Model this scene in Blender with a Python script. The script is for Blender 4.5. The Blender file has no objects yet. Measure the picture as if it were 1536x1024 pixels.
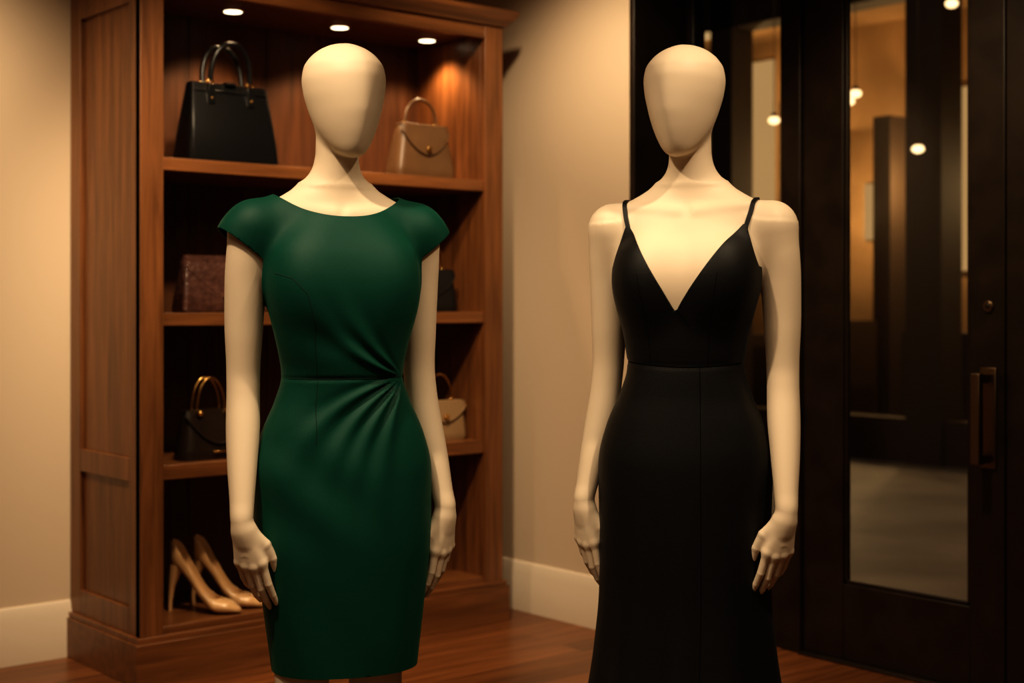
import bpy, math, numpy as np
from mathutils import Vector, Matrix
from mathutils.bvhtree import BVHTree
scene=bpy.context.scene
col=scene.collection
YAW=math.radians(-40.14)
CAM=(-2.147,-4.507,1.293)

# ------------------------------------------------------------------ materials
def mat(name, base, rough=.5, metal=0, sheen=0, coat=0, spec=.5, bump=None, noise=None, tint=None):
    m=bpy.data.materials.new(name); m.use_nodes=True
    nt=m.node_tree; b=nt.nodes['Principled BSDF']
    b.inputs['Base Color'].default_value=(*base,1)
    b.inputs['Roughness'].default_value=rough
    b.inputs['Metallic'].default_value=metal
    b.inputs['Sheen Weight'].default_value=sheen
    if tint: b.inputs['Sheen Tint'].default_value=(*tint,1)
    b.inputs['Coat Weight'].default_value=coat
    b.inputs['Coat Roughness'].default_value=.25
    b.inputs['Specular IOR Level'].default_value=spec
    tc=nt.nodes.new('ShaderNodeTexCoord')
    if noise:
        sc,amt=noise
        n=nt.nodes.new('ShaderNodeTexNoise'); n.inputs['Scale'].default_value=sc; n.inputs['Detail'].default_value=5
        nt.links.new(tc.outputs['Object'],n.inputs['Vector'])
        r=nt.nodes.new('ShaderNodeValToRGB')
        r.color_ramp.elements[0].position=.3; r.color_ramp.elements[1].position=.7
        r.color_ramp.elements[0].color=(*[c*(1-amt) for c in base],1)
        r.color_ramp.elements[1].color=(*[min(1,c*(1+amt)) for c in base],1)
        nt.links.new(n.outputs['Fac'],r.inputs['Fac']); nt.links.new(r.outputs['Color'],b.inputs['Base Color'])
    if bump:
        kind,sc,st,dist=bump
        if kind=='noise':
            t=nt.nodes.new('ShaderNodeTexNoise'); t.inputs['Scale'].default_value=sc; t.inputs['Detail'].default_value=4; out=t.outputs['Fac']
        elif kind=='voronoi':
            t=nt.nodes.new('ShaderNodeTexVoronoi'); t.inputs['Scale'].default_value=sc; out=t.outputs['Distance']
        else:
            t=nt.nodes.new('ShaderNodeTexWave'); t.inputs['Scale'].default_value=sc; out=t.outputs['Fac']
        nt.links.new(tc.outputs['Object'],t.inputs['Vector'])
        bp=nt.nodes.new('ShaderNodeBump'); bp.inputs['Strength'].default_value=st; bp.inputs['Distance'].default_value=dist
        nt.links.new(out,bp.inputs['Height']); nt.links.new(bp.outputs['Normal'],b.inputs['Normal'])
    return m

def wood(name, dark, light, axis, rough=.38, scale=1.0, coat=.25):
    m=bpy.data.materials.new(name); m.use_nodes=True
    nt=m.node_tree; b=nt.nodes['Principled BSDF']
    tc=nt.nodes.new('ShaderNodeTexCoord'); mp=nt.nodes.new('ShaderNodeMapping')
    s=[14*scale]*3; s[axis]=.9*scale
    mp.inputs['Scale'].default_value=s
    nt.links.new(tc.outputs['Object'],mp.inputs['Vector'])
    n=nt.nodes.new('ShaderNodeTexNoise'); n.inputs['Scale'].default_value=2.2; n.inputs['Detail'].default_value=8; n.inputs['Roughness'].default_value=.6; n.inputs['Distortion'].default_value=.6
    nt.links.new(mp.outputs['Vector'],n.inputs['Vector'])
    r=nt.nodes.new('ShaderNodeValToRGB'); r.color_ramp.elements[0].position=.28; r.color_ramp.elements[1].position=.76
    r.color_ramp.elements[0].color=(*dark,1); r.color_ramp.elements[1].color=(*light,1)
    nt.links.new(n.outputs['Fac'],r.inputs['Fac']); nt.links.new(r.outputs['Color'],b.inputs['Base Color'])
    b.inputs['Roughness'].default_value=rough; b.inputs['Coat Weight'].default_value=coat; b.inputs['Coat Roughness'].default_value=.3
    bp=nt.nodes.new('ShaderNodeBump'); bp.inputs['Strength'].default_value=.12; bp.inputs['Distance'].default_value=.002
    nt.links.new(n.outputs['Fac'],bp.inputs['Height']); nt.links.new(bp.outputs['Normal'],b.inputs['Normal'])
    return m

def emit(name,colr,st):
    m=bpy.data.materials.new(name); m.use_nodes=True; nt=m.node_tree; nt.nodes.clear()
    o=nt.nodes.new('ShaderNodeOutputMaterial'); e=nt.nodes.new('ShaderNodeEmission')
    e.inputs['Color'].default_value=(*colr,1); e.inputs['Strength'].default_value=st
    nt.links.new(e.outputs[0],o.inputs['Surface'])
    return m

M_skin=mat('mannequin_cream',(.73,.61,.475),rough=.52,spec=.28,bump=('noise',900,.05,.0004))
M_green=mat('green_crepe',(.003,.060,.042),rough=.55,sheen=.06,spec=.25,bump=('noise',800,.5,.0009),tint=(.2,.9,.6))
M_black=mat('black_crepe',(.0060,.0060,.0068),rough=.5,sheen=.03,spec=.28,bump=('noise',800,.5,.0009))
M_gseam=mat('green_thread',(.0008,.02,.014),rough=.8)
M_bseam=mat('black_thread',(.001,.001,.001),rough=.9,spec=.1)
M_wall=mat('wall_plaster',(.64,.52,.39),rough=.85,spec=.2,bump=('noise',120,.08,.001))
M_trim=mat('trim_paint',(.68,.58,.46),rough=.5)
M_ceil=mat('ceiling_paint',(.6,.52,.42),rough=.9)
WD=(.10,.040,.014); WL=(.28,.118,.044)
M_wv=wood('cherry_wood_v',WD,WL,2)
M_wh=wood('cherry_wood_h',WD,WL,0)
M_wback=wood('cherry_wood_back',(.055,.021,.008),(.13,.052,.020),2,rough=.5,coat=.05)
M_door=mat('dark_bronze_wood',(.022,.014,.009),rough=.4,spec=.4,noise=(8,.3))
M_bronze=mat('bronze_metal',(.22,.155,.10),rough=.38,metal=1)
M_gold=mat('gold_metal',(.75,.47,.18),rough=.22,metal=1)
M_blkleather=mat('black_leather',(.009,.009,.010),rough=.33,spec=.5,bump=('voronoi',260,.15,.0006))
M_dkbrown=mat('dark_brown_leather',(.024,.015,.010),rough=.33,spec=.5,bump=('voronoi',260,.15,.0006))
M_tan=mat('tan_leather',(.125,.068,.032),rough=.40,bump=('voronoi',200,.2,.0006),noise=(12,.12))
M_maroon=mat('maroon_croc',(.085,.040,.031),rough=.3,bump=('voronoi',60,.6,.003),noise=(40,.3))
M_beige=mat('beige_leather',(.30,.20,.11),rough=.45,bump=('voronoi',90,.4,.002))
M_nude=mat('nude_patent',(.55,.34,.17),rough=.28,coat=.3)
M_base=mat('brushed_steel',(.5,.48,.45),rough=.3,metal=1)
M_spot=emit('spot_lens',(1,.82,.55),3)
M_trimmetal=mat('spot_trim',(.4,.25,.12),rough=.3,metal=1)

def floor_mat():
    m=bpy.data.materials.new('wood_floor'); m.use_nodes=True
    nt=m.node_tree; b=nt.nodes['Principled BSDF']
    tc=nt.nodes.new('ShaderNodeTexCoord'); mp=nt.nodes.new('ShaderNodeMapping')
    nt.links.new(tc.outputs['Object'],mp.inputs['Vector'])
    br=nt.nodes.new('ShaderNodeTexBrick'); br.inputs['Scale'].default_value=1
    br.inputs['Brick Width'].default_value=1.5; br.inputs['Row Height'].default_value=.12; br.inputs['Mortar Size'].default_value=.0015
    br.inputs['Color1'].default_value=(.14,.053,.018,1); br.inputs['Color2'].default_value=(.23,.088,.030,1); br.inputs['Mortar'].default_value=(.02,.008,.004,1)
    nt.links.new(mp.outputs['Vector'],br.inputs['Vector'])
    mp2=nt.nodes.new('ShaderNodeMapping'); mp2.inputs['Scale'].default_value=(1.2,18,1); nt.links.new(tc.outputs['Object'],mp2.inputs['Vector'])
    n=nt.nodes.new('ShaderNodeTexNoise'); n.inputs['Scale'].default_value=2; n.inputs['Detail'].default_value=7; nt.links.new(mp2.outputs['Vector'],n.inputs['Vector'])
    mx=nt.nodes.new('ShaderNodeMix'); mx.data_type='RGBA'; mx.blend_type='MULTIPLY'; mx.inputs['Factor'].default_value=.8
    r=nt.nodes.new('ShaderNodeValToRGB'); r.color_ramp.elements[0].position=.3; r.color_ramp.elements[0].color=(.45,.4,.38,1); r.color_ramp.elements[1].position=.65; r.color_ramp.elements[1].color=(1.1,1.1,1.1,1)
    nt.links.new(n.outputs['Fac'],r.inputs['Fac'])
    nt.links.new(br.outputs['Color'],mx.inputs['A']); nt.links.new(r.outputs['Color'],mx.inputs['B'])
    nt.links.new(mx.outputs['Result'],b.inputs['Base Color'])
    b.inputs['Roughness'].default_value=.36; b.inputs['Coat Weight'].default_value=.1
    return m
M_floor=floor_mat()

def glass_mat():
    m=bpy.data.materials.new('door_glass'); m.use_nodes=True; nt=m.node_tree; nt.nodes.clear()
    o=nt.nodes.new('ShaderNodeOutputMaterial'); mix=nt.nodes.new('ShaderNodeMixShader')
    t=nt.nodes.new('ShaderNodeBsdfTransparent'); t.inputs['Color'].default_value=(.90,.88,.84,1)
    g=nt.nodes.new('ShaderNodeBsdfGlossy'); g.inputs['Roughness'].default_value=.10
    f=nt.nodes.new('ShaderNodeFresnel'); f.inputs['IOR'].default_value=1.5
    # the pane is modelled unrefracted, so only its outer faces reflect
    geo=nt.nodes.new('ShaderNodeNewGeometry'); inv=nt.nodes.new('ShaderNodeMath'); inv.operation='SUBTRACT'; inv.inputs[0].default_value=1
    mul=nt.nodes.new('ShaderNodeMath'); mul.operation='MULTIPLY'
    nt.links.new(geo.outputs['Backfacing'],inv.inputs[1]); nt.links.new(inv.outputs[0],mul.inputs[0]); nt.links.new(f.outputs[0],mul.inputs[1])
    nt.links.new(mul.outputs[0],mix.inputs[0]); nt.links.new(t.outputs[0],mix.inputs[1]); nt.links.new(g.outputs[0],mix.inputs[2])
    nt.links.new(mix.outputs[0],o.inputs['Surface'])
    return m
M_glass=glass_mat()

# ------------------------------------------------------------------ mesh builder
class MB:
    def __init__(s): s.v=[]; s.f=[]; s.m=[]
    def add(s,vs,fs,mi=0):
        o=len(s.v); s.v+= [tuple(map(float,p)) for p in vs]
        for f in fs: s.f.append([int(i)+o for i in f]); s.m.append(mi)
    def box(s,x0,x1,y0,y1,z0,z1,mi=0):
        s.add([(x0,y0,z0),(x1,y0,z0),(x1,y1,z0),(x0,y1,z0),(x0,y0,z1),(x1,y0,z1),(x1,y1,z1),(x0,y1,z1)],
              [(3,2,1,0),(4,5,6,7),(0,1,5,4),(1,2,6,5),(2,3,7,6),(3,0,4,7)],mi)
    def loft(s,rings,mi=0,caps=True,closed=True):
        n=len(rings[0]); vs=[p for r in rings for p in r]; fs=[]
        for i in range(len(rings)-1):
            for j in range(n if closed else n-1):
                k=(j+1)%n
                fs.append((i*n+j,i*n+k,(i+1)*n+k,(i+1)*n+j))
        if caps:
            fs.append(tuple(range(n-1,-1,-1))); fs.append(tuple((len(rings)-1)*n+j for j in range(n)))
        s.add(vs,fs,mi)
    def tube(s,pts,r,seg=12,mi=0,flat=1.0,ref=None):
        P=[Vector(p) for p in pts]; rings=[]
        N=None
        for i,p in enumerate(P):
            t=(P[min(i+1,len(P)-1)]-P[max(i-1,0)]).normalized()
            if N is None:
                a=Vector(ref) if ref else (Vector((0,1,0)) if abs(t.y)<.9 else Vector((1,0,0)))
                N=(a-t*a.dot(t)).normalized()
            else: N=(N-t*N.dot(t)).normalized()
            B=t.cross(N); rr=r[i] if hasattr(r,'__len__') else r
            rings.append([p+N*math.cos(2*math.pi*j/seg)*rr*flat+B*math.sin(2*math.pi*j/seg)*rr for j in range(seg)])
        s.loft(rings,mi)
    def cyl(s,c,axis,r,h,seg=24,mi=0,r2=None):
        a=Vector(axis).normalized(); c=Vector(c); s.tube([c,c+a*h],[r,r if r2 is None else r2],seg,mi)
    def sphere(s,c,r,mi=0,seg=14,sc=(1,1,1)):
        rings=[]
        for i in range(1,seg):
            a=math.pi*i/seg
            rings.append([(c[0]+r*sc[0]*math.sin(a)*math.cos(2*math.pi*j/(2*seg)),c[1]+r*sc[1]*math.sin(a)*math.sin(2*math.pi*j/(2*seg)),c[2]-r*sc[2]*math.cos(a)) for j in range(2*seg)])
        s.loft(rings,mi)
    def build(s,name,mats,bevel=0,smooth=40,loc=(0,0,0),rz=0,parent=None,fixn=True):
        me=bpy.data.meshes.new(name); me.from_pydata(s.v,[],s.f)
        for m in mats: me.materials.append(m)
        me.polygons.foreach_set('material_index',s.m)
        me.polygons.foreach_set('use_smooth',[True]*len(s.f))
        if fixn:
            import bmesh
            bm=bmesh.new(); bm.from_mesh(me); bmesh.ops.recalc_face_normals(bm,faces=bm.faces); bm.to_mesh(me); bm.free()
        me.set_sharp_from_angle(angle=math.radians(smooth))
        ob=bpy.data.objects.new(name,me); col.objects.link(ob); ob.location=loc; ob.rotation_euler=(0,0,rz)
        if bevel:
            b=ob.modifiers.new('bevel','BEVEL'); b.width=bevel; b.segments=2; b.limit_method='ANGLE'; b.angle_limit=math.radians(40)
        if parent: ob.parent=parent
        return ob

def rrect(cx,cy,z,w,d,r,n=5):
    r=min(r,w/2-1e-4,d/2-1e-4); pts=[]
    for (sx,sy,a0) in ((1,1,0),(-1,1,90),(-1,-1,180),(1,-1,270)):
        for i in range(n+1):
            a=math.radians(a0+90*i/n)
            pts.append((cx+sx*(w/2-r)+r*math.cos(a),cy+sy*(d/2-r)+r*math.sin(a),z))
    return pts
def arc(cx,z0,hw,h,y=0,n=20,p=2.0,lean=0):
    out=[]
    for i in range(n+1):
        a=math.pi*i/n; c,s_=math.cos(a),math.sin(a)
        x=-math.copysign(abs(c)**(2/p),c)*hw; zz=(abs(s_)**(2/p))*h
        out.append((cx+x,y+lean*zz,z0+zz))
    return out

# ------------------------------------------------------------------ room
XW=1.797; YN=.58; H=3.1; XL=-4.6; YS=-6.6; T=.36
b=MB(); b.box(XL-.1,XW+T,YS-.1,YN+.1,-.1,0); b.build('floor',[M_floor])
b=MB(); b.box(XL-.1,XW+T,YS-.1,YN+.1,H,H+.1); b.build('ceiling',[M_ceil])
b=MB(); b.box(XL-.1,XW+T,YN,YN+.1,0,H); b.build('wall_north',[M_wall])
b=MB(); b.box(XL-.1,XL,YS,YN,0,H); b.build('wall_west',[M_wall])
b=MB(); b.box(XL-.1,XW+T,YS-.1,YS,0,H); b.build('wall_south',[M_wall])
R0=-.547; R1=-3.50; DH=2.72
b=MB(); b.box(XW,XW+T,R0,YN,0,H); b.box(XW,XW+T,YS,R1,0,H); b.box(XW,XW+T,R1,R0,DH,H); b.build('wall_east',[M_wall])
def baseboard(name,p0,p1,n):
    prof=[(0,0),(.024,0),(.024,.135),(.020,.145),(.020,.165),(.014,.178),(.012,.195),(.006,.205),(0,.207)]
    b=MB(); rings=[]
    for p in (p0,p1): rings.append([(p[0]+n[0]*a,p[1]+n[1]*a,z) for a,z in prof])
    b.loft(rings); return b.build(name,[M_trim],smooth=25)
baseboard('baseboard_north',(XL,YN),(-.001,YN),(0,-1))
baseboard('baseboard_north_corner',(1.63,YN),(XW,YN),(0,-1))
baseboard('baseboard_east',(XW,YN-.025),(XW,R0),(-1,0))
baseboard('baseboard_east_far',(XW,R1),(XW,YS),(-1,0))
baseboard('baseboard_west',(XL,YS),(XL,YN-.025),(1,0))
baseboard('baseboard_south',(XL+.025,YS),(XW-.025,YS),(0,1))

XD0,XD1=2.10,2.155
b=MB()
b.box(XW-.006,XD1,R0-.028,R0-.001,0,DH)
b.box(XW-.006,XD1,R1+.001,R1+.028,0,DH)
b.box(XW-.006,XD1,R1+.028,R0-.028,DH-.03,DH-.001)
for y0,y1 in ((-.615,-.575),(-1.149,-1.055),(-2.915,-2.821),(-3.472,-3.43)):
    b.box(XD0-.012,XD1,y0,y1,.0,DH-.03)
for y0,y1 in ((-1.055,-.615),(-3.43,-2.915)):
    b.box(XD0,XD1,y0,y1,0,.285); b.box(XD0,XD1,y0,y1,2.58,DH-.03)
b.box(XD0,XD1,-2.821,-1.149,2.62,DH-.03)
b.box(XD0-.03,XD1,-2.821,-1.149,0,.010)
b.build('trim_door_surround',[M_door],bevel=.004)
for i,(y0,y1) in enumerate(((-1.055,-.615),(-3.43,-2.915))):
    b=MB(); b.box(2.124,2.130,y0,y1,.285,2.58); b.build('window_%d'%(i+1),[M_glass])
def door(name,y0,y1,s0,s1,hs):
    b=MB(); zt=2.61; z0=.0105
    b.box(XD0+.004,XD1-.008,y0,y0+s0,z0,zt); b.box(XD0+.004,XD1-.008,y1-s1,y1,z0,zt)
    b.box(XD0+.004,XD1-.008,y0+s0,y1-s1,z0,.285); b.box(XD0+.004,XD1-.008,y0+s0,y1-s1,2.46,zt)
    g=.014
    for (a,c,d,e) in ((y0+s0,y0+s0+g,.285,2.46),(y1-s1-g,y1-s1,.285,2.46),(y0+s0,y1-s1,.285,.285+g),(y0+s0,y1-s1,2.46-g,2.46)):
        b.box(XD0+.012,XD0+.03,a,c,d,e)
    b.box(2.126,2.132,y0+s0,y1-s1,.285,2.46,1)
    hy=y0+s0*.45 if hs<0 else y1-s1*.45
    b.box(XD0-.004,XD0+.005,hy-.030,hy+.030,.755,1.09,2)
    b.box(XD0-.082,XD0-.056,hy-.017,hy+.017,.772,1.072,2)
    b.box(XD0-.080,XD0,hy-.014,hy+.014,1.040,1.070,2)
    b.box(XD0-.080,XD0,hy-.014,hy+.014,.774,.804,2)
    b.cyl((XD0-.004,hy,1.292),(1,0,0),.019,.010,24,2); b.cyl((XD0-.007,hy,1.292),(1,0,0),.010,.006,20,0)
    return b.build(name,[M_door,M_glass,M_bronze],bevel=.003)
door('door_1',-1.978,-1.152,.130,.180,-1)
door('door_2',-2.818,-1.983,.180,.130,-1)

# outside: pavement and an open lit shop across the arcade
M_pave=mat('pavement_stone',(.22,.19,.16),rough=.5,noise=(1.2,.35),bump=('noise',14,.2,.01))
M_fac=mat('facade_stone',(.36,.23,.12),rough=.8,noise=(.9,.35))
M_fdark=mat('facade_frame',(.05,.031,.018),rough=.6)
M_glowpanel=emit('glow_panel',(1,.66,.32),.42)  # added glowing panels, stand in for the shop's warm interior light
M_glowpanel2=emit('glow_panel_soft',(1,.62,.30),.14)  # dimmer version of the added glow
b=MB(); b.box(XW+T,15,-9,14,-.12,-.02); b.build('pavement',[M_pave])
b=MB(); XF=8.0
b.box(10.6,10.8,-4,12,-.02,4.5)
for y0,y1 in ((-4,-1.0),(.1,.9),(2.10,2.44),(4.34,4.6),(6.6,7.2),(9,12)): b.box(XF,XF+.3,y0,y1,-.02,4.5,1)
b.box(XF,XF+.3,-4,12,3.9,4.5,1); b.box(XF+.05,XF+.25,-4,12,-.02,.35,1)
for y in (3.35,5.3): b.box(XF+.1,XF+.16,y-.03,y+.03,.35,3.9,1)
b.box(9.2,9.8,2.6,3.3,-.02,1.05,1); b.box(9.2,9.8,4.0,4.9,-.02,1.15,1); b.box(9.2,9.8,5.2,6.2,-.02,1.0,1); b.box(9.9,10.6,3.92,4.12,-.02,3.2,1); b.box(10.0,10.6,4.98,5.12,-.02,3.2,1); b.box(9.9,10.6,2.35,2.62,-.02,3.0,1)
b.box(8.3,10.6,-4,12,4.3,4.45,0)
b.box(10.55,10.61,5.95,6.32,1.75,4.1,2); b.box(10.55,10.61,6.42,7.2,1.0,4.1,3); b.box(10.55,10.61,3.40,3.68,1.65,3.5,2); b.box(10.55,10.61,4.38,4.70,2.0,2.6,2); b.box(10.55,10.61,5.2,5.85,1.2,3.6,3)  # added glow panels along the shop's back wall
b.build('shop_facade_opposite',[M_fac,M_fdark,M_glowpanel,M_glowpanel2])
M_bulb=emit('street_bulb',(1,.74,.42),2.0)
for i,(x,y,z) in enumerate(((6.5,1.84,2.85),(6.5,1.31,2.40),(6.5,2.60,2.73),(6.5,1.04,3.38),(6.5,1.90,2.80))):
    b=MB(); b.sphere((0,0,0),.045,1,12,(1,1,.7)); b.cyl((0,0,.025),(0,0,1),.02,.03,12,0); b.tube([(0,0,.05),(0,0,4.6-z)],.003,8,0)
    b.build('pendant_lamp' if i==0 else 'pendant_lamp.%03d'%i,[M_fdark,M_bulb],loc=(x,y,z))
b=MB(); b.box(XW+T,10.8,-9,14,4.6,4.8); b.build('arcade_ceiling',[M_fac])

# ------------------------------------------------------------------ bookcase
BW=1.600; BD=.575
b=MB()
PL=.165
b.box(-.022,BW+.022,-.022,BD,0,PL-.02,1); b.box(-.014,BW+.014,-.014,BD,PL-.02,PL,1)
def side(xa,xb,xi0,xi1):
    b.box(xi0,xi1,.03,BD-.01,PL,2.44,0)
    b.box(xa,xb,.0,.085,PL,2.44,0); b.box(xa,xb,BD-.085,BD,PL,2.44,0)
    for z0,z1 in ((PL,PL+.09),(.69,.77),(2.34,2.44)): b.box(xa,xb,.085,BD-.085,z0,z1,0)
side(0,.03,.014,.05); side(BW-.03,BW,BW-.05,BW-.014)
b.box(0,.086,-.004,.03,PL,2.44,0); b.box(BW-.093,BW,-.004,.03,PL,2.44,0)
b.box(.05,.086,.03,.46,PL,2.40,0); b.box(BW-.093,BW-.05,.03,.46,PL,2.40,0)
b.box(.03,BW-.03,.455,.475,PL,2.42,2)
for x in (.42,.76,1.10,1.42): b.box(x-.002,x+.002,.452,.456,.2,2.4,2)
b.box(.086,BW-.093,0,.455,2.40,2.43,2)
b.box(.086,BW-.093,-.003,.03,2.385,2.44,1)
for zt,th in ((1.806,.045),(1.270,.045),(.745,.05),(.190,.05)):
    b.box(.086,BW-.093,.004,.455,zt-th,zt,1)
rings=[]
prof=[(0,2.44),(.012,2.44),(.016,2.452),(.030,2.462),(.044,2.478),(.050,2.486),(.050,2.503),(-.0,2.503)]
for o,z in prof:
    rings.append([(-o,-o-.004,z),(BW+o,-o-.004,z),(BW+o,BD,z),(-o,BD,z)])
b.loft(rings,1)
for x in (.494,.97,1.402):
    b.cyl((x,.25,2.397),(0,0,1),.044,.004,28,3); b.cyl((x,.25,2.395),(0,0,1),.034,.003,24,4)
b.build('display_bookcase',[M_wv,M_wh,M_wback,M_trimmetal,M_spot],bevel=.003)

# ------------------------------------------------------------------ bags
def tote():
    b=MB(); W=.370; rings=[]
    for z,w,d,r in ((0,W-.02,.125,.02),(.006,W-.004,.14,.02),(.02,W,.145,.022),(.14,W-.03,.11,.016),(.24,W-.055,.065,.012),(.285,W-.065,.045,.01),(.292,W-.07,.040,.01)):
        rings.append(rrect(0,0,z,w,d,r))
    b.loft(rings)
    for s in (-1,1):
        b.tube([(s*.172,-.072,.01),(s*.168,-.066,.08),(s*.162,-.053,.15),(s*.152,-.036,.24),(s*.146,-.026,.288)],.0028,8)
    b.tube([(-.150,-.034,.262),(0,-.036,.262),(.150,-.034,.262)],.002,6)
    for yy,sg in ((-.03,-1),(.03,1)):
        b.tube(arc(0,.300,.080,.135,yy,24,2.3,lean=sg*.10),.0095,12)
        for s in (-1,1):
            b.tube([(s*.080+.012*math.cos(t),yy,.292+.014*math.sin(t)) for t in [i*math.pi/8 for i in range(17)]],.0034,8,1)
            b.box(s*.080-.014,s*.080+.014,yy-.014 if sg<0 else yy+.002,yy-.002 if sg<0 else yy+.014,.215,.285,0)
            b.sphere((s*.080,yy+sg*.014,.235),.005,1,8)
    b.box(-.02,.02,-.04,.04,.286,.297,0)
    return b
tote().build('black_tote_handbag',[M_blkleather,M_gold],bevel=.002,loc=(.402,.135,1.806))

def flapbag(W,Hh,D,handle,hr,flapv,clasp=True,taper=.82,hw=.3,topr=.03,mh=0):
    b=MB(); rings=[]
    N=10
    for i in range(N+1):
        t=i/N; w=W*(1+(taper-1)*t**1.2); d=D*(1-.45*t**1.5); z=Hh*t
        if i==0: w*=.97; d*=.9
        if i==N: w*=.95; d*=.75
        rings.append(rrect(0,0,z,w,d,min(topr,d*.45)))
    b.loft(rings)
    nx=24; nz=10; vs=[]; fs=[]
    for i in range(nx+1):
        u=i/nx*2-1
        zb=Hh*(1-flapv*(1-abs(u)**1.7)-.12)
        for j in range(nz+1):
            tt=j/nz; z=Hh*1.005+(zb-Hh*1.005)*tt
            t=min(1,max(0,z/Hh)); w=W*(1+(taper-1)*t**1.2)*1.015; d=D*(1-.45*t**1.5)
            edge=max(0,abs(u)-.8)/.2
            vs.append((u*w/2,-d/2-.006+edge**2*.006,z))
    for i in range(nx):
        for j in range(nz):
            a=i*(nz+1)+j; fs.append((a,a+1,a+nz+2,a+nz+1))
    n0=len(vs)
    vs2=[(x,y+.006,z) for x,y,z in vs]; b.add(vs+vs2,fs+[tuple(n0+k for k in f[::-1]) for f in fs],0)
    outline=[vs[i*(nz+1)+nz] for i in range(nx+1)]
    b.tube([(x,y-.001,z) for x,y,z in outline],.0022,6)
    b.loft([rrect(0,0,Hh*.99,W*taper*1.0,D*.56,.01),rrect(0,0,Hh*1.02,W*taper*.95,D*.42,.01)])
    if clasp:
        zb=Hh*(1-flapv-.12); b.cyl((0,-D*.5-.012,zb+.022),(0,1,0),.011,.012,18,1)
    if handle:
        b.tube(arc(0,Hh*1.0,W*hw,handle,0,24,2.2),hr,10,mh)
        for s in (-1,1):
            b.tube([(s*W*hw+.008*math.cos(t),0,Hh*1.02+.010*math.sin(t)) for t in [i*math.pi/8 for i in range(17)]],.0026,8,1)
    return b
flapbag(.30,.215,.115,.105,.006,.45,taper=.74,hw=.26).build('tan_flap_handbag',[M_tan,M_gold],bevel=.0015,loc=(1.275,.125,1.806))
def clutch():
    b=MB(); W,Hh=.35,.205; rings=[]
    def wz(z): return W*(1-.13*z/Hh)
    for z,k,d in ((0,.97,.095),(.008,1,.105),(.07,1,.09),(.14,1,.062),(.185,1,.040),(Hh,.97,.02)):
        rings.append(rrect(0,0,z,wz(z)*k,d,.014))
    b.loft(rings)
    def yf(z): return -(.0525-.0425*min(1,max(0,z/Hh)))-.006
    nx=30; nz=10; vs=[]; fs=[]
    for i in range(nx+1):
        u=i/nx*2-1; zb=.050+.115*abs(u)**1.2
        for j in range(nz+1):
            z=Hh+(zb-Hh)*j/nz; vs.append((u*wz(z)*.49,yf(z),z))
    for i in range(nx):
        for j in range(nz):
            a=i*(nz+1)+j; fs.append((a,a+1,a+nz+2,a+nz+1))
    n0=len(vs); b.add(vs+[(x,y+.008,z) for x,y,z in vs],fs+[tuple(n0+k for k in f[::-1]) for f in fs])
    b.tube([vs[i*(nz+1)+nz] for i in range(nx+1)],.0034,6)
    b.box(-.014,.014,-.062,-.045,.052,.070,1)
    return b
clutch().build('maroon_envelope_clutch',[M_maroon,M_gold],bevel=.0015,loc=(.362,.10,1.270))
flapbag(.28,.17,.10,.12,.005,.5,taper=.85,hw=.3,mh=1).build('dark_flap_handbag',[M_blkleather,M_gold],bevel=.0015,loc=(1.315,.14,1.270))
def saddle():
    b=flapbag(.29,.175,.11,0,.005,.55,taper=.80,clasp=False,topr=.045)
    for yy in (-.02,.02):
        b.tube(arc(-.02,.172,.055,.120,yy,24,2.0),.0045,10,1)
    for s in (-1,1): b.sphere((-.02+s*.055,-.045,.168),.012,1,10)
    b.tube([(-.03,-.062,.03),(.0,-.064,.03),(.03,-.062,.03)],.003,8,1)
    return b
saddle().build('dark_saddle_handbag',[M_dkbrown,M_gold],bevel=.0015,loc=(.335,.11,.745))
flapbag(.24,.16,.09,.11,.004,.4,taper=.92,hw=.26,mh=1).build('beige_top_handle_bag',[M_beige,M_gold],bevel=.0015,loc=(1.375,.13,.745))

def pump():
    b=MB(); n=34; m=26; Lh=.235; rings=[]
    def prof(s):
        return .125*(0.5+0.5*math.cos(math.pi*min(1,s/.70)))
    for i in range(n+1):
        s=i/n
        w=np.interp(s,[0,.03,.1,.3,.5,.68,.82,.93,.98,1],[.010,.020,.027,.025,.029,.038,.033,.018,.009,.002])
        top=np.interp(s,[0,.1,.25,.45,.6,.7,.85,1],[.075,.068,.045,.032,.034,.040,.032,.010])
        A=np.interp(s,[0,.55,.63,.72,1],[112,108,135,179,179])
        zc=prof(s)+.004; ring=[]
        for j in range(m+1):
            a=math.radians(-A+2*A*j/m); sx=math.sin(a); cz=math.cos(a)
            x=w*math.copysign(abs(sx)**.8,sx)
            frac=(1-cz)/(1-math.cos(math.radians(A)))
            ring.append((x,-s*Lh,zc+top*frac**1.25))
        rings.append(ring)
    b.loft(rings,0,caps=False,closed=False)
    hr=[]
    for z,r,y in ((.0,.0065,.004),(.03,.0070,.003),(.07,.0105,-.002),(.10,.017,-.010),(.132,.023,-.020)):
        hr.append([(r*math.cos(2*math.pi*k/16),y+r*math.sin(2*math.pi*k/16),z) for k in range(16)])
    b.loft(hr,0)
    return b
sh=bpy.data.objects.new('high_heel_pumps',None); col.objects.link(sh); sh.location=(0,0,.190)
def placeshoe(nm,hx,hy,tx,ty):
    o=pump().build(nm,[M_nude],parent=sh,smooth=60,fixn=False)
    so=o.modifiers.new('s','SOLIDIFY'); so.thickness=.0018
    d=Vector((tx-hx,ty-hy)); ang=math.atan2(d.y,d.x)+math.pi/2
    o.location=(hx,hy,.001); o.rotation_euler=(0,0,ang); o.scale=(1.3,1.12,1.28)
placeshoe('pump_1',.225,.215,.385,.035); placeshoe('pump_2',.335,.25,.495,.075)

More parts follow.
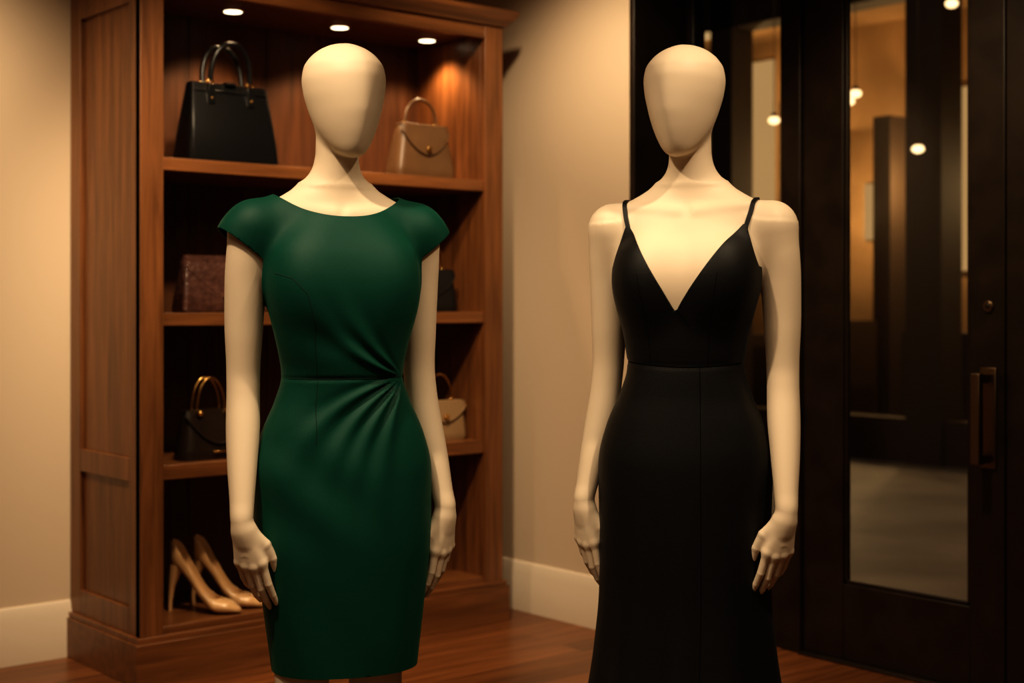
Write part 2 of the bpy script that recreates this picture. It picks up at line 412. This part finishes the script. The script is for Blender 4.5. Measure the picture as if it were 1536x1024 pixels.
# ------------------------------------------------------------------ SDF tools
def smin(a,b,k):
    h=np.clip(.5+.5*(b-a)/k,0,1); return b*(1-h)+a*h-k*h*(1-h)
def cone(x,y,z,a,b,ra,rb):
    ax,ay,az=a; dx,dy,dz=b[0]-ax,b[1]-ay,b[2]-az; L2=dx*dx+dy*dy+dz*dz
    px,py,pz=x-ax,y-ay,z-az
    t=np.clip((px*dx+py*dy+pz*dz)/L2,0,1)
    return np.sqrt((px-t*dx)**2+(py-t*dy)**2+(pz-t*dz)**2)-(ra+(rb-ra)*t)
def ell(x,y,z,c,r):
    k0=np.sqrt(((x-c[0])/r[0])**2+((y-c[1])/r[1])**2+((z-c[2])/r[2])**2)+1e-6
    k1=np.sqrt(((x-c[0])/r[0]**2)**2+((y-c[1])/r[1]**2)**2+((z-c[2])/r[2]**2)**2)+1e-6
    return k0*(k0-1)/k1
class Prof:
    def __init__(s,rows):
        a=np.array(sorted(rows),float); z=a[:,0]; s.z=np.linspace(z[0],z[-1],500); s.c=[]
        for k in range(1,a.shape[1]):
            v=a[:,k]; d=np.diff(v)/np.diff(z); m=np.zeros_like(v); m[0]=d[0]; m[-1]=d[-1]
            for i in range(1,len(v)-1):
                m[i]=0 if d[i-1]*d[i]<=0 else 2*d[i-1]*d[i]/(d[i-1]+d[i])
            idx=np.clip(np.searchsorted(z,s.z)-1,0,len(z)-2); h=z[idx+1]-z[idx]; t=(s.z-z[idx])/h
            s.c.append((2*t**3-3*t**2+1)*v[idx]+(t**3-2*t**2+t)*h*m[idx]+(-2*t**3+3*t**2)*v[idx+1]+(t**3-t**2)*h*m[idx+1])
    def __call__(s,zz): return [np.interp(zz,s.z,c).astype(np.float32) for c in s.c]
def loftsdf(x,y,z,P,pf=2.2,pb=2.2,cut=True,mod=None):
    w,f,bk,cx,cy=P(z)
    X=x-cx; Y=y-cy; d=np.where(Y<0,f,bk); p=np.where(Y<0,pf,pb)
    if mod is not None:
        k=mod(X,Y,z); w=w*k; d=d*k
    rho=(np.abs(X/w)**p+np.abs(Y/d)**p)**(1/p)+1e-5
    L=np.sqrt(X*X+Y*Y)
    r=L*(1-1/rho)
    r=np.where(L<1e-3,-np.minimum(w,d),r)
    if cut: r=np.maximum(r,np.maximum(z-P.z[-1],P.z[0]-z))
    return r
TOR=Prof([(.80,.150,.09,.10,.010,.0),(.88,.162,.098,.112,.010,.0),(.97,.168,.098,.115,.010,.0),(1.05,.148,.092,.10,.010,-.0),(1.10,.127,.085,.085,.009,-.002),
 (1.145,.114,.080,.075,.008,-.005),(1.20,.120,.085,.078,.008,-.005),(1.28,.137,.092,.088,.007,-.003),(1.34,.148,.095,.092,.004,0),(1.39,.150,.088,.092,.002,.002),
 (1.43,.148,.074,.085,0,.008),(1.465,.135,.060,.072,0,.012),(1.495,.105,.047,.058,0,.018),(1.525,.06,.04,.045,0,.022)])
def torso(x,y,z):
    d=loftsdf(x,y,z,TOR)
    for s in (-1,1):
        d=smin(d,ell(x,y,z,(s*.068+.004,-.058,1.335),(.060,.052,.076)),.055)
    for s in (-1,1):
        d=smin(d,cone(x,y,z,(s*.05,.02,1.468),(s*.160,.014,1.443),.042,.045),.035)
        d=smin(d,cone(x,y,z,(s*.015,.028,1.555),(s*.095,.022,1.475),.024,.033),.035)
    return d
HEAD=Prof([(1.586,.004,.004,.006,0,-.057),(1.590,.016,.018,.02,0,-.055),(1.600,.030,.038,.04,0,-.046),(1.620,.045,.062,.056,0,-.033),(1.650,.060,.083,.070,0,-.023),(1.685,.0715,.096,.084,0,-.018),
 (1.720,.0800,.100,.094,0,-.016),(1.745,.0825,.099,.100,0,-.016),(1.770,.079,.092,.098,0,-.016),(1.790,.067,.078,.085,0,-.014),(1.805,.050,.058,.066,0,-.012),(1.814,.033,.038,.046,0,-.010),(1.819,.016,.018,.022,0,-.01),(1.8205,.004,.004,.004,0,-.01)])
HROT=math.radians(12)
def head(x,y,z):
    x=x-.007
    X=x*math.cos(HROT)+y*math.sin(HROT); Y=-x*math.sin(HROT)+y*math.cos(HROT)
    return loftsdf(X,Y,z,HEAD,pf=1.76,pb=2.1)
ARM={-1:dict(sh=(-.170,.012,1.445),um=(-.184,.018,1.33),wr=(-.2048,-.062,.874),L=(.20,-.02,-.98)),
      1:dict(sh=(.168,.014,1.445),um=(.178,.032,1.33),wr=(.2198,-.0245,.875),L=(-.06,-.03,-.99))}
ARMP={-1:Prof([(1.45,-.169,.012,.0478),(1.39,-.178,.014,.0452),(1.33,-.184,.018,.0415),(1.24,-.187,.022,.0378),(1.16,-.188,.022,.0335),(1.12,-.189,.017,.0330),(1.06,-.192,.002,.0335),(.98,-.198,-.025,.0295),(.91,-.2025,-.050,.0240),(.875,-.2048,-.0618,.0220),(.850,-.2025,-.064,.0190),(.825,-.198,-.065,.0120),(.812,-.196,-.065,.003)]),
       1:Prof([(1.45,.167,.013,.0478),(1.39,.174,.022,.0452),(1.33,.178,.032,.0415),(1.24,.181,.042,.0378),(1.16,.184,.046,.0335),(1.12,.187,.043,.0330),(1.06,.193,.032,.0335),(.98,.205,.008,.0295),(.91,.215,-.013,.0240),(.875,.2198,-.0245,.0220),(.850,.2190,-.026,.0190),(.825,.2175,-.027,.0120),(.812,.217,-.027,.003)])}
def armsdf(x,y,z,s):
    P=ARMP[s]; cx,cy,r=P(z)
    d=(np.sqrt((x-cx)**2+((y-cy)*.97)**2)-r)*.98
    d=np.maximum(d,np.maximum(z-P.z[-1],P.z[0]-z))
    a=ARM[s]['sh']
    return smin(d,np.sqrt((x-a[0])**2+(y-a[1])**2+(z-a[2])**2)-.0475,.006)
def legs(x,y,z):
    d=None
    for s in (-1,1):
        for a,bb,ra,rb in (((s*.080,0,.90),(s*.075,-.01,.50),.074,.052),((s*.075,-.01,.50),(s*.070,.02,.36),.052,.050),((s*.070,.02,.36),(s*.066,.022,.10),.050,.030),
                         ((s*.066,.022,.10),(s*.066,.035,.035),.031,.028),((s*.066,.02,.07),(s*.072,-.11,.030),.030,.022),((s*.072,-.09,.030),(s*.074,-.145,.026),.030,.016)):
            c=cone(x,y,z,a,bb,ra,rb); d=c if d is None else smin(d,c,.012)
    return d
def upper(x,y,z,t):
    q=np.clip((z-1.24)/.16,0,1); k=.004+.026*q*q*(3-2*q)
    for s in (-1,1): t=smin(t,armsdf(x,y,z,s),k)
    return t
def body(x,y,z):
    t=torso(x,y,z)
    for s in (-1,1): t=smin(t,cone(x,y,z,(s*.018,-.036,1.474),(s*.125,-.016,1.486),.0075,.006),.018)
    t=smin(t,cone(x,y,z,(.004,.012,1.67),(0,.024,1.50),.045,.043),.03)
    t=smin(t,head(x,y,z),.014)
    t=smin(t,legs(x,y,z),.012)
    return upper(x,y,z,t)
def handframe(s):
    A=ARM[s]; L=np.array(A['L'],float); L/=np.linalg.norm(L)
    N=np.array((s*.50,-.86,0.)); N-=L*N.dot(L); N/=np.linalg.norm(N)
    W=np.cross(L,N); W=W if W[0]*s<0 else -W
    return np.array(A['wr'],float),L,W,N
def handsdf(x,y,z,s):
    o,L,W,N=handframe(s)
    px,py,pz=x-o[0],y-o[1],z-o[2]
    l=px*L[0]+py*L[1]+pz*L[2]; w=px*W[0]+py*W[1]+pz*W[2]; n=px*N[0]+py*N[1]+pz*N[2]
    kn=[(.090,.0225,-.001),(.094,.0065,.002),(.089,-.0095,.001),(.080,-.0240,-.003)]
    palm=None
    for i,k in enumerate(kn):
        c=cone(l,w,n,(.024,.007-.005*i,0),k,.0155,.0100); palm=c if palm is None else smin(palm,c,.012)
    lens=[(.044,.026,.021),(.048,.030,.022),(.044,.028,.021),(.035,.020,.018)]
    curl=[(8,20,28),(12,28,38),(16,34,46),(20,38,52)]; spr=[.03,.0,-.03,-.07]
    fing=None
    for i,k in enumerate(kn):
        p=np.array(k,float); rr=[.0086,.0077,.0069,.0055]
        if i==3: rr=[r*.88 for r in rr]
        d=None
        for j in range(3):
            a=math.radians(curl[i][j]); v=np.array((math.cos(a),spr[i],-math.sin(a))); q=p+v*lens[i][j]
            c=cone(l,w,n,p,q,rr[j],rr[j+1]); d=c if d is None else smin(d,c,.001); p=q
        fing=d if fing is None else np.minimum(fing,d)
    h=smin(palm,fing,.007)
    th=cone(l,w,n,(.028,.010,-.004),(.058,.031,-.014),.0150,.0118)
    th=smin(th,cone(l,w,n,(.058,.031,-.014),(.088,.038,-.022),.0116,.0092),.002)
    th=smin(th,cone(l,w,n,(.088,.038,-.022),(.114,.037,-.028),.0092,.0062),.002)
    h=smin(h,th,.012)
    return smin(h,armsdf(x,y,z,s),.012)

def surfnet(fn,lo,hi,h):
    ax=[np.arange(lo[i],hi[i]+h,h,dtype=np.float32) for i in range(3)]
    X,Y,Z=np.meshgrid(*ax,indexing='ij')
    V=np.empty(X.shape,np.float32)
    st=24
    for i in range(0,X.shape[0],st): V[i:i+st]=fn(X[i:i+st],Y[i:i+st],Z[i:i+st])
    S=V<0
    cnt=np.zeros(tuple(n-1 for n in V.shape),np.int8)
    for i in (0,1):
        for j in (0,1):
            for k in (0,1):
                cnt+=S[i:V.shape[0]-1+i,j:V.shape[1]-1+j,k:V.shape[2]-1+k]
    act=(cnt>0)&(cnt<8); idx=np.argwhere(act); cid=-np.ones(act.shape,np.int32); cid[act]=np.arange(len(idx))
    acc=np.zeros((len(idx),3)); num=np.zeros(len(idx))
    for a in range(3):
        o1,o2=[q for q in range(3) if q!=a]
        for u in (0,1):
            for v in (0,1):
                c0=idx.copy(); c0[:,o1]+=u; c0[:,o2]+=v; c1=c0.copy(); c1[:,a]+=1
                v0=V[tuple(c0.T)]; v1=V[tuple(c1.T)]; m=(v0<0)!=(v1<0)
                t=np.where(m,v0/np.where(m,v0-v1,1),0)
                p=c0.astype(float); p[:,a]+=t; acc[m]+=p[m]; num[m]+=1
    verts=acc/num[:,None]*h+np.array([a[0] for a in ax])
    faces=[]
    for a in range(3):
        o1,o2=[(1,2),(2,0),(0,1)][a]
        s0=[slice(None)]*3; s1=[slice(None)]*3; s0[a]=slice(0,-1); s1[a]=slice(1,None)
        A=S[tuple(s0)]; B=S[tuple(s1)]; e=np.argwhere(A!=B)
        e=e[(e[:,o1]>0)&(e[:,o2]>0)&(e[:,o1]<V.shape[o1]-1)&(e[:,o2]<V.shape[o2]-1)]
        q=[]
        for d1,d2 in ((-1,-1),(0,-1),(0,0),(-1,0)):
            c=e.copy(); c[:,o1]+=d1; c[:,o2]+=d2; q.append(cid[tuple(c.T)])
        Q=np.stack(q,1); ins=A[tuple(e.T)]
        Q[~ins]=Q[~ins][:,::-1]; faces.append(Q)
    F=np.concatenate(faces)
    for it in range(2):
        x,y,z=verts.T; ee=h*.25; f0=fn(x,y,z)
        g=np.stack([fn(x+ee,y,z)-fn(x-ee,y,z),fn(x,y+ee,z)-fn(x,y-ee,z),fn(x,y,z+ee)-fn(x,y,z-ee)],1)/(2*ee)
        stp=(f0/np.maximum((g**2).sum(1),.15))[:,None]*g
        ln=np.linalg.norm(stp,axis=1,keepdims=True); stp*=np.minimum(1,h*.6/np.maximum(ln,1e-9)); verts-=stp
    return verts,F.tolist()
def clip(verts,faces,val):
    V=[tuple(v) for v in verts]; val=list(map(float,val)); out=[]; ed={}
    def cut(a,b_):
        k=(a,b_) if a<b_ else (b_,a)
        if k not in ed:
            p,q=k; t=val[p]/(val[p]-val[q]); t=min(1,max(0,t))
            ed[k]=len(V); V.append(tuple(V[p][i]+(V[q][i]-V[p][i])*t for i in range(3)))
        return ed[k]
    for f in faces:
        ins=[val[i]<=0 for i in f]
        if all(ins): out.append(list(f)); continue
        if not any(ins): continue
        n=[]
        for i in range(len(f)):
            a,b_=f[i],f[(i+1)%len(f)]
            if ins[i]: n.append(a)
            if ins[i]!=ins[(i+1)%len(f)]: n.append(cut(a,b_))
        if len(n)>=3: out.append(n)
    used=sorted({i for f in out for i in f}); mp={o:i for i,o in enumerate(used)}
    return np.array([V[i] for i in used]),[[mp[i] for i in f] for f in out]
def mir(v,f,m):
    if m>0: return v,f
    v=v.copy(); v[:,0]*=-1; return v,[g[::-1] for g in f]
def mkobj(name,v,f,mats,parent=None):
    me=bpy.data.meshes.new(name); me.from_pydata([tuple(p) for p in v],[],f); me.validate()
    for m in mats: me.materials.append(m)
    me.polygons.foreach_set('use_smooth',[True]*len(me.polygons))
    ob=bpy.data.objects.new(name,me); col.objects.link(ob)
    if parent: ob.parent=parent
    return ob

bv,bf=surfnet(body,(-.30,-.19,0.0),(.30,.17,1.84),.005)
val=np.full(len(bv),-1.)
for s in (-1,1):
    o,L,W,N=handframe(s); d=(bv-o)@L; r=np.linalg.norm(bv-o,axis=1)
    on=armsdf(*bv.T,s)<.003
    val=np.maximum(val,np.where(on,np.minimum(d,.075-r),-1))
bv,bf=clip(bv,bf,val)
bv=np.array(bv)
for s in (-1,1):
    o,L,W,N=handframe(s); tip=o+L*.2
    lo=np.minimum(o,tip)-.055; hi=np.maximum(o,tip)+.055
    hv,hf=surfnet(lambda x,y,z:handsdf(x,y,z,s),lo,hi,.0020)
    hv,hf=clip(hv,hf,-((hv-o)@L))
    off=len(bv); bv=np.concatenate([bv,hv]); bf+= [[i+off for i in f] for f in hf]

GR_LOC=Vector((CAM[0],CAM[1],0))+Matrix.Rotation(YAW,3,'Z')@Vector((-.351,2.87,0))
BK_LOC=Vector((CAM[0],CAM[1],0))+Matrix.Rotation(YAW,3,'Z')@Vector((.369,2.95,0))
ROTG=YAW+math.radians(20); ROTB=YAW-math.radians(17)
def mannequin(name,m,loc,rot,sc):
    v,f=mir(bv,bf,m); v=v.copy(); v[:,2]+=.012
    B=MB(); n=48; rings=[]
    for z,r in ((.0,.168),(.001,.17),(.006,.17),(.008,.166)): rings.append([(r*math.cos(2*math.pi*k/n),r*math.sin(2*math.pi*k/n)-.03,z) for k in range(n)])
    B.loft(rings)
    off=len(v); allv=list(map(tuple,v))+B.v; allf=f+[[i+off for i in g] for g in B.f]
    ob=mkobj(name,allv,allf,[M_skin,M_base])
    mi=[0]*len(f)+[1]*len(B.f)
    if len(ob.data.polygons)==len(mi): ob.data.polygons.foreach_set('material_index',mi)
    ob.location=loc; ob.rotation_euler=(0,0,rot); ob.scale=(sc,sc,sc)
    return ob,v,f
ZO=.012
mg,gv_,gf_=mannequin('mannequin',1,GR_LOC,ROTG,.9935)
mk,kv_,kf_=mannequin('mannequin.001',-1,BK_LOC,ROTB,1.0)

# ------------------------------------------------------------------ green dress
SKG=Prof([(.50,.140,.105,.105,.014,.0),(.545,.146,.108,.108,.014,.0),(.70,.166,.114,.118,.013,0),(.83,.180,.118,.124,.012,0),(.95,.182,.114,.128,.011,0),(1.03,.165,.104,.114,.010,-.0),(1.09,.137,.094,.096,.009,-.002),(1.145,.119,.087,.080,.008,-.005),(1.18,.110,.078,.072,.008,-.005)])
SL={s:((s*.105,.014,1.462),(s*.197,.018,1.418)) for s in (-1,1)}
def gd_torso(x,y,z):
    d=torso(x,y,z)-.007
    d=smin(d,ell(x,y,z,(.004,-.040,1.315),(.112,.062,.175)),.075)
    return smin(d,loftsdf(x,y,z,SKG),.012)
def gdress(x,y,z):
    d=torso(x,y,z)
    for s in (-1,1): d=smin(d,cone(x,y,z,ARM[s]['sh'],ARM[s]['um'],.0475,.0415),.030)
    d=smin(d-.0065,gd_torso(x,y,z),.006)
    for s in (-1,1): d=smin(d,cone(x,y,z,SL[s][0],SL[s][1],.044,.048),.030)
    return d
v,f=surfnet(gdress,(-.30,-.18,.49),(.30,.17,1.60),.0036)
x,y,z=v.T
front=1/(1+np.exp((y-.015)/.012))
zn=(1.467+.050*(np.abs(x)/.136)**2.3)*front+(1.490+.030*(np.abs(x)/.136)**2.3)*(1-front)
val=z-zn
dt=gd_torso(x,y,z)
for s in (-1,1):
    n=np.array((s*.62,0,-.78)); p0=np.array((s*.186,0,1.403))
    pl=(x-p0[0])*n[0]+(z-p0[2])*n[2]
    val=np.maximum(val,np.where(x*s>.05,np.minimum(pl,dt-.006),-1))
val=np.maximum(val,.560-z)
v,f=clip(v,f,val); v=np.array(v)
def folds(v):
    x,y,z=v.T; P=(.122,1.148); dx=P[0]-x; dz=z-P[1]; r=np.hypot(dx,dz)+1e-6; ang=np.degrees(np.arctan2(dz,dx))
    fr=1/(1+np.exp((y+.015)/.012)); tot=np.zeros(len(v))
    for a,A,R,w,c in ((13,.0090,.19,5.5,-90),(31,.0068,.20,7,-60),(-9,.0072,.25,4.8,90),(-24,.0105,.34,5.8,105),(-43,.0115,.38,6.5,75),(-64,.0092,.36,7,40)):
        e=(ang-a+c*r); prof=np.exp(-(e/w)**2)-.5*np.exp(-((e-w*1.6)/w)**2)
        tot+=A*prof*np.exp(-(r/R)**2)*np.clip(r/.05,.2,1)
    tot+=-.0028*np.exp(-((z-1.146)/.0040)**2)
    tot+=.0028*np.sin((z*1.0+ x*.9)*40)*np.exp(-((z-.93)/.12)**2)*np.clip((.1-x)/.15,0,1)
    tot+=.0020*np.sin((z*1.0+ x*.5)*55+1)*np.exp(-((z-1.21)/.05)**2)*np.clip((.08-x)/.1,0,1)
    return tot*fr
me=bpy.data.meshes.new('tmp'); me.from_pydata([tuple(p) for p in v],[],f); me.update()
nr=np.zeros(len(v)*3); me.vertex_normals.foreach_get('vector',nr); nr=nr.reshape(-1,3)
v=v+nr*folds(v)[:,None]
v[:,2]+=ZO
gdr=mkobj('green_sheath_dress',v,f,[M_green])
gdr.location=GR_LOC; gdr.rotation_euler=(0,0,ROTG); gdr.scale=(.9935,)*3
so=gdr.modifiers.new('s','SOLIDIFY'); so.thickness=.003; so.offset=-1
def seam(name,v,f,pts,mt,parent,r=.0007,back=False):
    bvh=BVHTree.FromPolygons([tuple(p) for p in v],f); out=[]
    P=[]
    for i in range(len(pts)-1):
        for k in range(14): t=k/14; P.append([pts[i][c]*(1-t)+pts[i+1][c]*t for c in (0,1)])
    P.append(pts[-1])
    for px,pz in P:
        h=bvh.ray_cast(Vector((px,-.6,pz)),Vector((0,1,0)))
        if h[0] is not None: out.append(h[0]+Vector((0,.0001,0)))
    if len(out)>2:
        B=MB(); B.tube(out,r,6); B.build(name,[mt],parent=parent,smooth=80)
seam('waist_seam',v,f,[(-.108,1.158),(-.05,1.158),(.0,1.158),(.06,1.158),(.115,1.158)],M_gseam,gdr,.0011)
seam('princess_seam',v,f,[(-.142,1.365),(-.115,1.355),(-.088,1.325),(-.072,1.27),(-.062,1.16)],M_gseam,gdr,.0008)
seam('skirt_dart',v,f,[(-.060,1.155),(-.064,1.10),(-.066,1.03)],M_gseam,gdr,.0008)

# ------------------------------------------------------------------ black gown
SKB=Prof([(.012,.300,.255,.285,.012,.0),(.15,.272,.225,.255,.012,0),(.30,.238,.19,.215,.012,0),(.45,.205,.155,.18,.012,0),(.58,.186,.132,.150,.012,0),(.70,.177,.120,.130,.012,0),(.83,.178,.116,.124,.012,0),(.95,.181,.113,.127,.011,0),(1.03,.165,.104,.114,.010,-.0),(1.09,.139,.094,.096,.009,-.002),(1.145,.120,.086,.080,.008,-.005),(1.18,.110,.078,.072,.008,-.005)])
def flute(X,Y,z):
    th=np.arctan2(X,-Y); a=np.clip((.90-z)/.90,0,1)**1.1*.075
    return 1+a*np.cos(9*th+.6)+a*.5*np.cos(5*th+2)
def bdress(x,y,z):
    d=torso(x,y,z)-.006
    return smin(d,loftsdf(x,y,z,SKB,mod=flute),.010)
v,f=surfnet(bdress,(-.36,-.33,.0),(.38,.35,1.60),.005)
x,y,z=v.T
ax_=np.abs(x-.002-.010*np.clip(1-np.abs(x)/.11,0,1))
ztf=np.interp(ax_,[0,.004,.03,.06,.09,.118,.124,.134,.143,.150,.17],[1.270,1.274,1.318,1.364,1.410,1.447,1.448,1.415,1.385,1.362,1.35])
ztb=np.interp(ax_,[0,.15],[1.325,1.345])
fr=1/(1+np.exp((y-.012)/.006)); zt=ztf*fr+ztb*(1-fr)
v,f=clip(v,f,np.maximum(z-zt,.016-z)); v=np.array(v)
me=bpy.data.meshes.new('tmp2'); me.from_pydata([tuple(p) for p in v],[],f); me.update()
nr=np.zeros(len(v)*3); me.vertex_normals.foreach_get('vector',nr); nr=nr.reshape(-1,3)
v=v+nr*(-.002*np.exp(-((v[:,2]-1.160-.35*v[:,0]**2)/.005)**2)-.0006*np.exp(-((v[:,0]+.038)/.004)**2)*(v[:,2]<1.16)*(v[:,1]<0))[:,None]
v[:,2]+=ZO
v,f=mir(v,f,-1)
bdr=mkobj('black_evening_gown',v,f,[M_black])
bdr.location=BK_LOC; bdr.rotation_euler=(0,0,ROTB); bdr.scale=(1,1,1)
so=bdr.modifiers.new('s','SOLIDIFY'); so.thickness=.003; so.offset=-1
seam('waist_seam',v,f,[(-.120,1.178),(-.05,1.172),(.0,1.170),(.06,1.172),(.112,1.178)],M_bseam,bdr,.0013)
seam('skirt_seam',v,f,[(.035,1.168),(.04,1.0),(.042,.8),(.042,.5)],M_bseam,bdr,.0007)
seam('bodice_seam',v,f,[(.075,1.36),(.066,1.30),(.055,1.24),(.050,1.17)],M_bseam,bdr,.0005)
seam('bodice_seam_2',v,f,[(-.088,1.36),(-.078,1.30),(-.070,1.24),(-.065,1.17)],M_bseam,bdr,.0005)
seam('wrap_edge',v,f,[(-.012,1.290),(.002,1.272),(.016,1.252)],M_bseam,bdr,.0011)
bvh=BVHTree.FromPolygons([tuple(p) for p in kv_],kf_)
B=MB()
for s in (-1,1):
    pts=[]; nrm=[]
    for i in range(30):
        a=math.radians(-8+i*(190)/29)
        xx=s*(.121+.015*math.sin(max(0,min(math.pi,a))))
        h=bvh.ray_cast(Vector((xx,.012,1.452)),Vector((0,-math.cos(a),math.sin(a))))
        if h[0] is not None: pts.append(h[0]); nrm.append(Vector((0,-math.cos(a),math.sin(a))))
    rings=[]
    for p,n in zip(pts,nrm):
        w=Vector((.0045,0,0)); rings.append([p-w+n*.0005,p-w+n*.0045,p+w+n*.0045,p+w+n*.0005])
    B.loft(rings)
B.build('shoulder_straps',[M_black],parent=bdr,smooth=30)

# ------------------------------------------------------------------ lights
WARM=(1,.78,.515)
def spot(name,loc,tgt,pw,size=60,blend=.6,rad=.06,colr=WARM):
    l=bpy.data.lights.new(name,'SPOT'); l.energy=pw; l.spot_size=math.radians(size); l.spot_blend=blend; l.shadow_soft_size=rad; l.color=colr
    o=bpy.data.objects.new(name,l); col.objects.link(o); o.location=loc
    o.rotation_euler=(Vector(tgt)-Vector(loc)).to_track_quat('-Z','Y').to_euler(); return o
def camp(X,D,z):
    p=Matrix.Rotation(YAW,3,'Z')@Vector((X,D,0)); return (CAM[0]+p.x,CAM[1]+p.y,z)
spot('key_spot_green',camp(-.95,1.85,3.03),camp(-.37,2.87,1.12),114,52,.5,.05)
spot('key_spot_gown',camp(1.10,2.0,3.03),camp(.42,2.95,1.08),94,52,.5,.05)
spot('wall_wash_north',(-1.0,-.35,2.98),(-.75,.5,1.1),120,100,.9,.05)
spot('wall_wash_east',(.95,-.85,3.0),(1.75,-.15,1.15),88,90,.9,.06)
spot('bookcase_fill',(-.1,-1.4,3.0),(.7,.2,1.1),180,62,.8,.08)  # added from above and in front to brighten the bookcase
spot('door_fill',(.9,-2.0,3.0),(2.1,-1.7,1.0),110,75,.8,.08)  # added so the door frame and handle catch light
for i,x in enumerate((.494,.97,1.402)):
    spot('bookcase_lamp_%d'%i,(x,.25,2.38),(x,.22,1.0),11,120,.6,.03,(1,.70,.40))
def area(name,loc,tgt,pw,sz,colr=(1,.80,.55)):
    l=bpy.data.lights.new(name,'AREA'); l.energy=pw; l.size=sz; l.color=colr
    o=bpy.data.objects.new(name,l); col.objects.link(o); o.location=loc
    o.rotation_euler=(Vector(tgt)-Vector(loc)).to_track_quat('-Z','Y').to_euler(); return o
area('ceiling_fill',(-1.6,-3.2,3.05),(-1.6,-3.2,0),26,2.0)  # added soft fill below the ceiling, no fixture modelled
area('pavement_fill',(5.4,1.5,4.5),(5.4,1.8,0),38,2.0,(1,.86,.7))  # added fill that brightens pavement and facade, not an actual lamp
def point(name,loc,pw,r=.1,colr=(1,.72,.38)):
    l=bpy.data.lights.new(name,'POINT'); l.energy=pw; l.shadow_soft_size=r; l.color=colr
    o=bpy.data.objects.new(name,l); col.objects.link(o); o.location=loc; return o
point('shop_light_1',(9.9,3.45,2.5),50); point('shop_light_2',(9.3,5.7,3.2),55); point('shop_light_3',(9.9,4.6,2.3),35); point('shop_light_4',(9.9,1.6,2.4),45)
w=bpy.data.worlds.new('world'); scene.world=w; w.use_nodes=True
w.node_tree.nodes['Background'].inputs['Color'].default_value=(.25,.18,.12,1); w.node_tree.nodes['Background'].inputs['Strength'].default_value=.1

# ------------------------------------------------------------------ camera
c=bpy.data.cameras.new('camera'); co=bpy.data.objects.new('camera',c); col.objects.link(co); scene.camera=co
co.location=CAM; co.rotation_euler=(math.radians(90),0,YAW); c.lens=50; c.sensor_width=36; c.shift_y=-.0345
c.dof.use_dof=True; c.dof.focus_distance=2.85; c.dof.aperture_fstop=3.4; c.clip_start=.05
scene.view_settings.view_transform='Standard'
for lk in ('High Contrast','Medium High Contrast','None'):
    try:
        scene.view_settings.look=lk; print('look',lk); break
    except Exception as e: print(e)
scene.view_settings.exposure=.07
